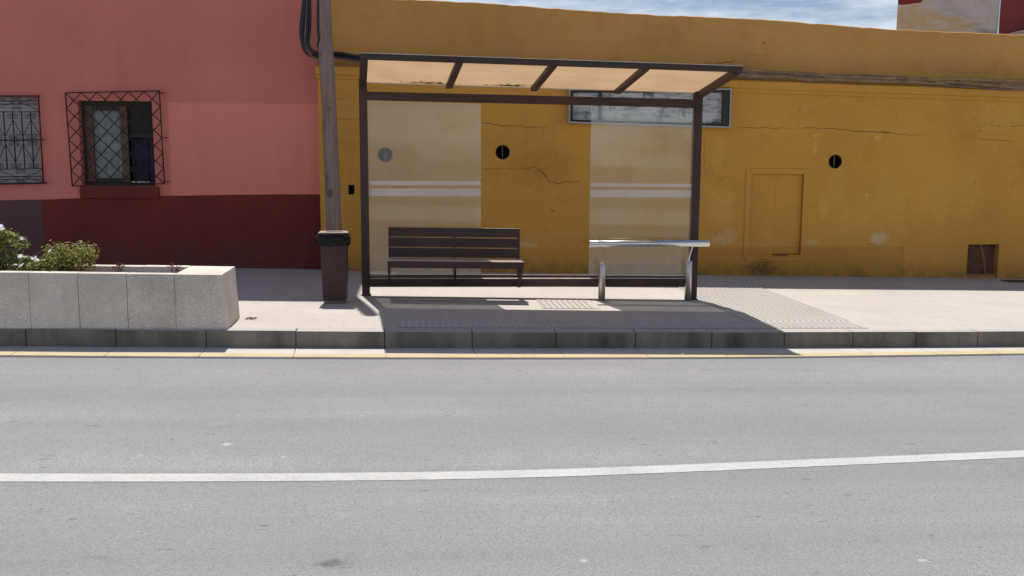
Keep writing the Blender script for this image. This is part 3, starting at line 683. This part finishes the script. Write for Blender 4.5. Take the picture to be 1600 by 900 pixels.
# ------------------------------------------------------------------ bus shelter
L0 = gnd(572, 461.5, KS); R0 = gnd(1081.5, 467.5, KS); EX = (R0-L0); SW = EX.length; EX = EX/SW
def S(u, d, h): return L0 + EX*u + Vector((-.02*d, -d, h))
def sbox(bm, u0, u1, d0, d1, h0, h1, tilt=0.0, bev=0, mi=0):
    t = lambda u: tilt*u/SW
    v = hexa(bm, [S(u, d, h+t(u)) for h in (h0, h1) for u, d in ((u0,d1),(u1,d1),(u1,d0),(u0,d0))], mi)
    if bev: bevel(bm, v, bev, 2)
bs = thing('bus_shelter', S(SW/2, .5, 0), 'brown metal bus shelter with translucent tan roof and two dusty glass panes', 'bus shelter')
PW = .040
for u in (0, SW):
    bm = bmesh.new(); sbox(bm, u-PW, u+PW, -.08, .045, -.02, 2.31, bev=.004); pst = obj('post', bm, M['brown'], bs)
    bm = bmesh.new(); sbox(bm, u-PW-.012, u+PW+.012, -.09, .055, .0, .012, bev=.002); obj('base_plate', bm, M['brown'], pst)
bm = bmesh.new(); sbox(bm, PW+.002, SW-PW-.002, -.03, .045, 2.09, 2.178, .024, bev=.004); ub = obj('upper_beam', bm, M['brown'], bs)
bm = bmesh.new(); sbox(bm, PW+.002, SW-PW-.002, .006, .105, .105, .195, .050, bev=.004); lb = obj('lower_beam', bm, M['brown'], bs)
bm = bmesh.new(); sbox(bm, PW+.002, SW-PW-.002, -.030, .004, .15, .232, .035, bev=.003); obj('glass_clamp', bm, M['brown'], lb)
D1 = 1.24; hr = lambda d: 2.285 + .145*d/D1                              # roof plane
SK = lambda u, d: u + (d/D1)*(.085*(1-u/SW)+.01)
def slope_bar(bm, u0, u1, d0, d1, t0, t1, bev=0):
    v = hexa(bm, [S(SK(u, d), d, hr(d)+t) for t in (t0, t1) for u, d in ((u0,d1),(u1,d1),(u1,d0),(u0,d0))])
    if bev: bevel(bm, v, bev, 2)
bm = bmesh.new(); slope_bar(bm, -PW, SW+PW+.015, D1-.002, D1+.05, -.042, .006, .004); ff = obj('roof_front_beam', bm, M['brown'], bs)
bm = bmesh.new(); slope_bar(bm, -PW+.004, SW+PW+.012, D1-.01, D1+.052, .0075, .012); obj('roof_trim', bm, M['alu'], ff)
UA = [.0+(SW+.010)*i/4 for i in range(5)]
for i, u in enumerate(UA):
    e = i in (0, 4); w = .038 if e else .034
    bm = bmesh.new(); slope_bar(bm, u-w, u+w, (-.02 if e else .0), D1-.004, (-.062 if e else -.05), -.006, .003); ra = obj('roof_rafter', bm, M['brown'], bs)
    if e:
        for k in (-.02, .018): bm = bmesh.new(); tube(bm, [S(u+k, .046, 2.262), S(u+k, .058, 2.262)], .010, 8); obj('bolt', bm, M['bolt'], ra)
for a, b in zip(UA, UA[1:]):
    bm = bmesh.new()
    # sagging sheet
    nn = 10; g = [[None]*(nn+1) for _ in range(nn+1)]
    for i in range(nn+1):
        for j in range(nn+1):
            u = a+.008+(b-a-.016)*i/nn; d = -.03+(D1+.02)*j/nn
            g[i][j] = bm.verts.new(S(SK(u, d), d, hr(d) - .004 + .003*mnoise.noise((u*3, d*3, 0))))
    for i in range(nn):
        for j in range(nn): bm.faces.new((g[i][j], g[i+1][j], g[i+1][j+1], g[i][j+1]))
    pn = obj('roof_panel', bm, M['panel'], bs, True)
    bm = bmesh.new(); slope_bar(bm, a+.01, b-.01, -.034, -.026, -.012, .004); obj('panel_edge', bm, M['alu'], pn)
for (ua, ub_, t_) in ((PW+.004, 1.25, 0), (2.445, SW-PW-.004, 1)):
    bm = bmesh.new(); sbox(bm, ua, ub_, -.005, .005, .205+.03*t_, 2.088+.024*ua/SW); gp = obj('glass_pane', bm, M['glass'], bs)
    bm = bmesh.new()
    za, zb = (.002, .012) if t_ else (0, 0)
    # two frosted safety bands, taken from where they stand on the pane
    def hpx(x, y):
        d_ = ray(x, y); n_ = Vector((-EX.y, EX.x, 0)); t = (L0-CAM).dot(n_)/d_.dot(n_); P = CAM+d_*t
        u = (P-L0).dot(Vector((EX.x, EX.y, 0)))/(EX.x**2+EX.y**2); return P.z - (L0.z+EX.z*u)
    for (ya, yb2, yc, yd) in (((283,289.5,283,289.5),(294.5,306.5,294.5,306.5)) if not t_ else ((286,291.5,287,292.5),(296.5,308,297,308.5))):
        xa_, xb_ = (580,749) if not t_ else (921,1074)
        V = [bm.verts.new(p) for p in (S(ua+.003, .0072, hpx(xa_, yb2)), S(ub_-.003, .0072, hpx(xb_, yd)), S(ub_-.003, .0072, hpx(xb_, yc)), S(ua+.003, .0072, hpx(xa_, ya)))]
        bm.faces.new(V)
    t = NT('frosted_band', .7); tr = t.n('ShaderNodeBsdfTransparent'); ms = t.n('ShaderNodeMixShader'); ms.inputs[0].default_value = .72
    t.col(t.mix(t.rng(t.noise(3, 5), .3, .7), (.60,.58,.53), (.72,.70,.66))); t.l(tr.outputs[0], ms.inputs[1]); t.l(t.p.outputs[0], ms.inputs[2]); t.l(ms.outputs[0], t.out.inputs[0])
    obj('frosted_band', bm, t.m, gp)
# wind-blown leaf debris lying at the low rear edge of the roof
for (uc, ln) in ((1.55, .35), (.72, .5)):
    bm = bmesh.new(); rnd = random.Random(int(uc*10))
    for i in range(90):
        u = uc + rnd.gauss(0, ln*.33); d = .0 + abs(rnd.gauss(0, .05)); z = hr(d)+rnd.uniform(.002,.018)
        p = S(u, d, z); a = rnd.uniform(0, 6.28); e1 = Vector((math.cos(a), math.sin(a), rnd.uniform(-.3,.3)))*rnd.uniform(.015,.035); e2 = Vector((-math.sin(a), math.cos(a), rnd.uniform(-.3,.3)))*.012
        bm.faces.new([bm.verts.new(x) for x in (p-e1, p+e2, p+e1, p-e2)])
    tag(obj('leaf_litter', bm, M['dry']), 'dry leaf litter heaped on the left-hand roof panel of the shelter' if uc < 1 else 'dry leaf litter on the second roof panel of the shelter', 'leaf litter', 'leaf litter on the shelter roof', 'stuff')

# ------------------------------------------------------------------ bench
bn = thing('bench', S(.95, .2, 0), 'brown slatted metal bench fixed in front of the left glass pane', 'bench')
B0, B1 = .252, 1.665
for k, (h0, h1) in enumerate(((.437,.537),(.549,.648),(.660,.758))):
    bm = bmesh.new(); sbox(bm, B0, B1, .065+.0*k, .095, h0-.004, h1-.004, .02, bev=.005); tag(obj('back_slat', bm, M['slat'], bn))
bm = bmesh.new(); sbox(bm, B0, B1+.012, .12, .255, .385, .428, .015, bev=.006); obj('seat_slat', bm, M['slat'], bn)
bm = bmesh.new(); sbox(bm, B0, B1+.02, .267, .42, .352, .428, .015, bev=.012); obj('seat_slat', bm, M['slat'], bn)
for u, w in ((B0+.010, .008), ((B0+B1)/2, .011), (B1-.008, .018)):
    bm = bmesh.new()
    sbox(bm, u-w*.8, u+w*.8, .052, .0645, .25, .75, .01)                             # upright behind the slats
    sbox(bm, u-w, u+w, .066, .40, .330, .352, .01)                                    # arm under the seat
    hexa(bm, [S(u+k, d, h) for (h, dd) in ((.128, (.150,.108)), (.331, (.40,.30))) for k, d in ((-w,dd[0]),(w,dd[0]),(w,dd[1]),(-w,dd[1]))])
    obj('bracket', bm, M['slat'], bn)

# ------------------------------------------------------------------ leaning rail
b1, b2 = gnd(940, 469.5, KS), gnd(1074.5, 469.5, KS)
lr = thing('leaning_rail', ((b1.x+b2.x)/2, b1.y, gz((b1.x+b2.x)/2, KS)), 'polished steel leaning rail on two short posts in front of the right glass pane', 'leaning rail')
yR = b1.y-.05; zR = wallp(1014, 380.5, yR).z; xa, xb = wallp(920, 381, yR).x, wallp(1108, 380, yR).x
bm = bmesh.new(); rr = .038
pts = [(xa, yR, zR), (xa+.004, yR, zR), (xb-.004, yR, zR), (xb, yR, zR)]; tube(bm, pts, [rr-.004, rr, rr, rr-.004], 28); rail = obj('rail', bm, M['steel'], lr)
for b_, topy in ((b1, 411), (b2, 407.5)):
    zt = wallp(940 if b_ is b1 else 1075, topy, b_.y).z
    bm = bmesh.new(); tube(bm, [(b_.x, b_.y, gz(b_.x, KS)-.01), (b_.x, b_.y, zt-.004), (b_.x, b_.y, zt)], [.0375,.0375,.034], 24); po = obj('post', bm, M['satin'], lr)
    bm = bmesh.new(); tube(bm, spline([(b_.x, b_.y, zt-.02), (b_.x+.005, b_.y, zt+.05), (b_.x+.03, b_.y-.03, zR-.04), (b_.x+.05, yR, zR-.01)], 6), .006 if b_ is b1 else .010, 10); obj('bracket', bm, M['steel'], po)

# ------------------------------------------------------------------ litter bin
bq = gnd(523, 475, KS); bx, byy = bq.x, bq.y+.12; bz = gz(bx, KS)
lbn = thing('litter_bin', (bx, byy, bz), 'square brown litter bin with black bag under its lid beside the wooden pole', 'litter bin')
def taper(bm, w0, w1, z0, z1, bev=.006, dx=0):
    v = hexa(bm, [(bx+dx+sx*w, byy+sy*w, bz+z) for w, z in ((w0,z0),(w1,z1)) for sx, sy in ((-1,-1),(1,-1),(1,1),(-1,1))]); bevel(bm, v, bev, 2)
bm = bmesh.new(); taper(bm, .092, .092, 0, .035, .003); obj('plinth', bm, M['plinth'], lbn)
bm = bmesh.new(); taper(bm, .120, .134, .036, .70, .008); obj('body', bm, M['brown'], lbn)
bm = bmesh.new()                                                                       # lid: a folded sheet with a slot
hw = .150
for b in ((-hw, hw, -hw, -.045), (-hw, hw, .045, hw), (-hw, -.085, -.045, .045), (.085, hw, -.045, .045)):
    box(bm, bx+b[0], bx+b[1], byy+b[2], byy+b[3], bz+.712, bz+.728)
obj('lid', bm, M['brown'], lbn)
bm = bmesh.new(); box(bm, bx-.09, bx+.09, byy-.05, byy+.05, bz+.702, bz+.7105); obj('slot', bm, M['dark'], lbn)
bm = bmesh.new(); nr, nk = 14, 120; rings = []                                         # bag folded down over the rim, crumpled
for i in range(nr+1):
    t_ = i/nr; ring = []
    for k in range(nk):
        a = 2*math.pi*k/nk; c, s_ = math.cos(a), math.sin(a)
        sq = min(1/max(abs(c), abs(s_)), 1.30)
        n1 = mnoise.noise((c*3.2, s_*3.2, t_*2)); n2 = mnoise.noise((c*7, s_*7, t_*3+3))
        base = .143 + .016*math.sin(min(1, t_*1.15)*math.pi*.8) + .014*n1 + .006*n2
        z = .713 - (.118 + .02*mnoise.noise((c*2+5, s_*2, 0)) + .012*mnoise.noise((c*7+5, s_*7, 2)))*t_
        ring.append(bm.verts.new((bx + c*sq*base - .03*max(0, -c)*math.sin(t_*math.pi*.9), byy+s_*sq*base, bz+z)))
    rings.append(ring)
for A, B in zip(rings, rings[1:]):
    for k in range(nk): bm.faces.new((A[k], A[(k+1)%nk], B[(k+1)%nk], B[k]))
obj('bin_bag', bm, M['bag'], lbn, True)

# ------------------------------------------------------------------ pole and cables
YPO = 12.0
pb1 = wallp(524, 432, YPO); pz = gz(pb1.x, KS)
path = [Vector((pb1.x, YPO, pz-.1))] + [wallp(x, y, YPO) for x, y in ((523.5,400),(522,350),(519,280),(515.5,200),(511.5,120),(507.5,40),(506,0))]
tip = path[-1]; path += [tip+Vector((.01,0,.7)), tip+Vector((.02,0,1.6)), tip+Vector((.03,0,2.5)), tip+Vector((.03,0,3.2))]
sp = spline(path, 6); rad = [.098-.022*i/(len(sp)-1) for i in range(len(sp))]
bm = bmesh.new(); tube(bm, [p+Vector((.006*mnoise.noise((p.z*1.5,0,0)), 0, 0)) for p in sp], [r_*(1+.03*mnoise.noise((0,p.z*2,0))) for r_, p in zip(rad, sp)], 20)
po = tag(obj('utility_pole', bm, M['pole']), 'weathered leaning wooden utility pole behind the litter bin', 'pole')
def cable(pts, r, n=7): bm = bmesh.new(); tube(bm, spline(pts, 7), r, n); return bm
cb = thing('cable_bundle', wallp(492, 90, YW-.08), 'sagging bundle of black cables turning the corner behind the wooden pole', 'cables')
rnd = random.Random(5)
for i in range(7):
    o = -5+10*i/6; o2 = rnd.uniform(-6, 6); yy = YW-.09+rnd.uniform(-.03,.03)
    pts = [wallp(481+o, -40, yy), wallp(480+o, 0, yy), wallp(478+o*1.4, 40, yy), wallp(477+o*1.2, 62+o, yy), wallp(483+o, 80+o2*.6, yy), wallp(498, 88+o2, yy), wallp(530, 88.5+o2*.9+rnd.uniform(-1,1), yy), wallp(562, 92.5+o2*.8, yy), wallp(640, 96+o2*.5, yy)]
    pts += [wallp(900, 105+o2*.5, yy), wallp(1150, 113+o2*.6, yy)]
    obj('cable', cable(pts, rnd.choice((.014,.018,.024))), M['cable_grey'] if i == 3 else M['cable'], cb)
cb2 = thing('cable_bundle', wallp(1380, 122, YW-.08), 'run of overpainted cables along the ochre cornice right of the bus shelter', 'cables')
for i in range(7):
    o2 = -6+12*i/6; yy = YW-.07+rnd.uniform(-.02,.02)
    pts = [wallp(x, 112.5+(x-1150)*.0475+o2*(.75+.5*math.sin(x*.013+i*2))+rnd.uniform(-1.5,1.5), yy) for x in range(1150, 2300, 38)]
    obj('cable', cable(pts, rnd.choice((.008,.012,.018))), M[('cable_ochre','cable_grey','cable_ochre','cable_ochre','cable_grey','cable_ochre','cable_grey')[i]], cb2)
for x in (1236, 1318, 1402, 1500):
    bm = bmesh.new(); p = wallp(x, 116+(x-1236)*.0475, YW-.06); box(bm, p.x-.035, p.x+.035, YW-.10, YW-.02, p.z-.008, p.z+.03, bev=.004)
    obj('cable_clip', bm, M['cable_grey'], cb2)
bm = cable([wallp(503, -60, YPO-.06), wallp(497.5, 0, YPO-.06), wallp(496.5, 40, YPO-.06), wallp(498, 62, YPO-.06), wallp(497, 72, YPO+.02), wallp(503, 92, YPO+.12)], .014)
tag(obj('service_cable', bm, M['cable']), 'black service cable strapped down the left side of the wooden pole', 'cable')

# ------------------------------------------------------------------ old sign frame
x0, x1, z0, z1 = rectpx(889, 141, 1141, 193, YW-.08); zt0, zt1 = wallp(889,139,YW-.08).z, wallp(1141,138,YW-.08).z; zb0, zb1 = wallp(889,192,YW-.08).z, wallp(1141,200,YW-.08).z
sg = thing('sign_frame', ((x0+x1)/2, YW-.08, (z0+z1)/2), 'old empty sign box with stained grey backing on the ochre wall behind the shelter', 'sign')
def sq(bm, u0, u1, v0, v1, y0, y1):
    X = lambda u: x0+(x1-x0)*u
    def Zv(u, v): a = zb0+(zb1-zb0)*u; b = zt0+(zt1-zt0)*u; return a+(b-a)*v
    hexa(bm, [(X(u), y, Zv(u, v)) for v in (v0, v1) for u, y in ((u0,y0),(u1,y0),(u1,y1),(u0,y1))])
bm = bmesh.new(); sq(bm, .012, .988, .04, .96, YW-.028, YW-.004); obj('backing', bm, M['sign'], sg)
bm = bmesh.new()
for a in ((0,1,0,.04), (0,1,.96,1), (0,.008,.041,.959), (.992,1,.041,.959)): sq(bm, *a, YW-.095, YW-.004)
obj('rim', bm, M['frame_w'], sg)
bm = bmesh.new()
for a in ((.009,.026,.045,.955), (.95,.990,.045,.955), (.186,.20,.045,.955)): sq(bm, *a, YW-.075, YW-.030)
for a in ((.027,.949,.90,.955), (.027,.949,.045,.10)): sq(bm, *a, YW-.06, YW-.030)
obj('batten', bm, M['iron'], sg)

# ------------------------------------------------------------------ planter
pf_ = gnd(350, 515, KS); PX, PY0, PY1 = pf_.x, pf_.y-.012, pf_.y+.63
pl = thing('stone_planter', (PX-1, (PY0+PY1)/2, gz(PX-1, KS)), 'long pale granite block planter at the kerb holding bushes', 'planter')
PH = .475; BW = .392; TH = .11
def pblock(name, x0, x1, y0, y1, h, lean=0.0):
    bm = bmesh.new(); z = lambda X, q: gz(X, KS+q)
    jt = random.uniform(-.002,.002)
    v = hexa(bm, [(x0, y0, z(x0,0)), (x1+lean, y0, z(x1,0)), (x1+lean, y1, z(x1,0)), (x0, y1, z(x0,0)), (x0, y0, z(x0,h+jt)), (x1, y0, z(x1,h+jt)), (x1, y1, z(x1,h+jt)), (x0, y1, z(x0,h+jt))])
    bevel(bm, v, .004, 2); return obj(name, bm, M['granite'], pl)
pblock('stone_block', PX-BW, PX-.003, PY0, PY1, PH, .03)
for i in range(1, 9):
    j = random.uniform(-.004,.004)
    pblock('stone_block', PX-BW*(i+1)+.001, PX-BW*i-.002, PY0+j, PY0+TH, PH); pblock('stone_block', PX-BW*(i+1)+.002, PX-BW*i-.002, PY1-TH, PY1, PH)
bm = bmesh.new(); pv = None
for x in xs(PX-BW*9, PX-BW-.001, .06):
    r = [bm.verts.new((x, y, gz(x, KS+PH-.075)+.02*mnoise.noise((x*6, y*6, 0)))) for y in (PY0+TH+.001, PY0+.2, PY0+.3, PY0+.42, PY1-TH-.001)]
    if pv:
        for i in range(4): bm.faces.new((pv[i], r[i], r[i+1], pv[i+1]))
    pv = r
obj('soil', bm, M['soil'], pl)
PYM = (PY0+PY1)/2
def leaf(bm, p, n, s, rnd, mi=0):
    n = n.normalized(); a = n.orthogonal().normalized(); a.rotate(Matrix.Rotation(rnd.uniform(0,6.28), 3, n)); b = n.cross(a)
    P = [p-a*s, p-a*s*.1+b*s*.42+n*s*.12, p+a*s, p-a*s*.1-b*s*.42+n*s*.12]
    f = bm.faces.new([bm.verts.new(x) for x in P]); f.material_index = mi
def bush(name, label, c, rad, nleaf, ls, seed, flowers=0, pale=.4, clumps=9, grp=None):
    rnd = random.Random(seed); root = thing(name, (c.x, c.y, gz(c.x, KS+PH-.075)), label, 'bush', grp)
    base = root.location.copy(); cl = []
    for i in range(clumps):
        v = Vector((rnd.uniform(-1,1)*rad[0], rnd.uniform(-1,1)*rad[1], rnd.uniform(-.75,.75)*rad[2]))*.72; cl.append((c+v, rnd.uniform(.32,.55)*min(rad)+.02))
    bm = bmesh.new()
    for i in range(nleaf):
        q, r_ = rnd.choice(cl); d = Vector((rnd.gauss(0,1), rnd.gauss(0,1), rnd.gauss(0,1))).normalized()
        p = q + d*r_*(rnd.random()**.4)
        if p.z < base.z: p.z = base.z + rnd.uniform(0,.03)
        leaf(bm, p, d+Vector((0,0,.6))+Vector((rnd.uniform(-.6,.6), rnd.uniform(-.6,.6), rnd.uniform(-.6,.6))), ls*rnd.uniform(.6,1.25), rnd, 1 if rnd.random() < pale else 0)
    obj('foliage', bm, [M['leaf'], M['leaf_y']], root)
    bm = bmesh.new()
    for q, r_ in cl: tube(bm, spline([base+Vector((rnd.uniform(-.02,.02), rnd.uniform(-.02,.02), -.02)), base.lerp(q,.5)+Vector((rnd.uniform(-.03,.03),rnd.uniform(-.03,.03),0)), q], 4), .004, 5)
    obj('stem', bm, M['stem'], root)
    for i in range(flowers):
        q, r_ = rnd.choice(cl); p = q + Vector((rnd.uniform(-.6,.6), rnd.uniform(-1,-.3), rnd.uniform(.2,1.1)))*r_*1.05
        bm = bmesh.new(); n = Vector((rnd.uniform(-.6,.6), rnd.uniform(-.9,.1), .8)).normalized(); a = n.orthogonal().normalized(); b = n.cross(a); R_ = rnd.uniform(.018,.030)
        for k in range(9):
            t0 = 2*math.pi*k/9; d0 = a*math.cos(t0)+b*math.sin(t0); s0 = n.cross(d0)
            bm.faces.new([bm.verts.new(x) for x in (p, p+d0*R_*.6+s0*R_*.2+n*.003, p+d0*R_, p+d0*R_*.6-s0*R_*.2+n*.003)])
        obj('flower', bm, M['petal'], root)
    return root
def pc(x, y, Y): return wallp(x, y, Y)
bush('green_bush', 'dense rounded green bush without flowers in the stone planter', pc(108, 404, PYM), (.19,.15,.15), 1900, .017, 11, 1, .6, 20)
bush('flowering_bush', 'tall leggy bush with white daisies at the left end of the planter', pc(8, 373, PYM), (.14,.12,.13), 620, .023, 12, 12, .45, 9)
bush('flowering_bush', 'low spreading bush with white flowers between the tall bush and the rounded green one', pc(52, 414, PYM-.03), (.22,.12,.085), 1200, .018, 13, 11, .3, 12)
bush('low_shrub', 'dark low shrub under the tall white-flowered bush', pc(2, 412, PYM), (.13,.12,.11), 700, .02, 14, 5, .2, 8)
for (px, lab) in ((180, 'small dried brown plant in the planter nearer the green bush'), (269, 'small dried brown plant in the planter nearest its solid end block')):
    rnd = random.Random(px); c = pc(px, 415, PYM+.03); root = thing('dried_plant', (c.x, c.y, gz(c.x, KS+PH-.075)), lab, 'dried plant', 'dried plants in the planter'); base = root.location.copy()
    bm = bmesh.new(); bl = bmesh.new()
    for i in range(9):
        e = base + Vector((rnd.gauss(0,.03), rnd.gauss(0,.02), rnd.uniform(.05,.12))); tube(bm, [base+Vector((0,0,-.02)), base.lerp(e,.6)+Vector((rnd.uniform(-.01,.01),0,.01)), e], .0025, 4)
        for k in range(6): leaf(bl, e+Vector((rnd.gauss(0,.012), rnd.gauss(0,.012), rnd.gauss(0,.012))), Vector((rnd.uniform(-1,1), rnd.uniform(-1,1), rnd.uniform(-.2,1))), .013, rnd)
    obj('stem', bm, M['stem'], root); obj('foliage', bl, M['dry'], root)
# bare arching twigs between the bushes
bm = bmesh.new()
for i, (x, y) in enumerate(((45,404),(60,402),(75,404))):
    tube(bm, spline([pc(x, y, PYM), pc(x+22, y-13, PYM+.02), pc(x+34+i*5, y-20-i*2, PYM+.03)], 5), .003, 4)
tag(obj('bare_twigs', bm, M['stem']), 'thin bare arching twigs leaning between the planter bushes', 'twigs')

# ------------------------------------------------------------------ small things
p = gnd(1592, 440, KS); bm = bmesh.new(); box(bm, p.x-.2, p.x+.35, p.y-.10, p.y+.10, KS+.003, KS+.010, grade=True)
dc = tag(obj('drain_cover', bm, M['iron']), 'dark metal drain cover in the shaded pavement near the low wall hatch', 'drain cover')
for px, py, lab in ((392, 499, 'dark dry leaf lying on the sunlit pavement right of the planter'), (1067, 555, 'pale pebble lying in the shaded gutter below the shelter')):
    p = gnd(px, py, KS if py < 520 else .012); bm = bmesh.new()
    if py < 520:
        for k in range(4):
            c = p+Vector((-.03+.022*k, .01*math.sin(k*2), .006+.004*(k%2))); a = Vector((.022, .008*(-1)**k, .004)); b = Vector((-.004, .010, .003))
            hexa(bm, [c-a, c-b, c+a, c+b, c-a+Vector((0,0,.004)), c-b+Vector((0,0,.008)), c+a+Vector((0,0,.004)), c+b+Vector((0,0,.008))])
        tag(obj('dry_leaf', bm, M['stem']), lab, 'leaf')
    else:
        bmesh.ops.create_icosphere(bm, subdivisions=2, radius=.014, matrix=Matrix.Translation(p+Vector((0,0,.006))) @ Matrix.Diagonal((1.3,.9,.6,1))); tag(obj('pebble', bm, M['plaster'], smooth=True), lab, 'pebble')
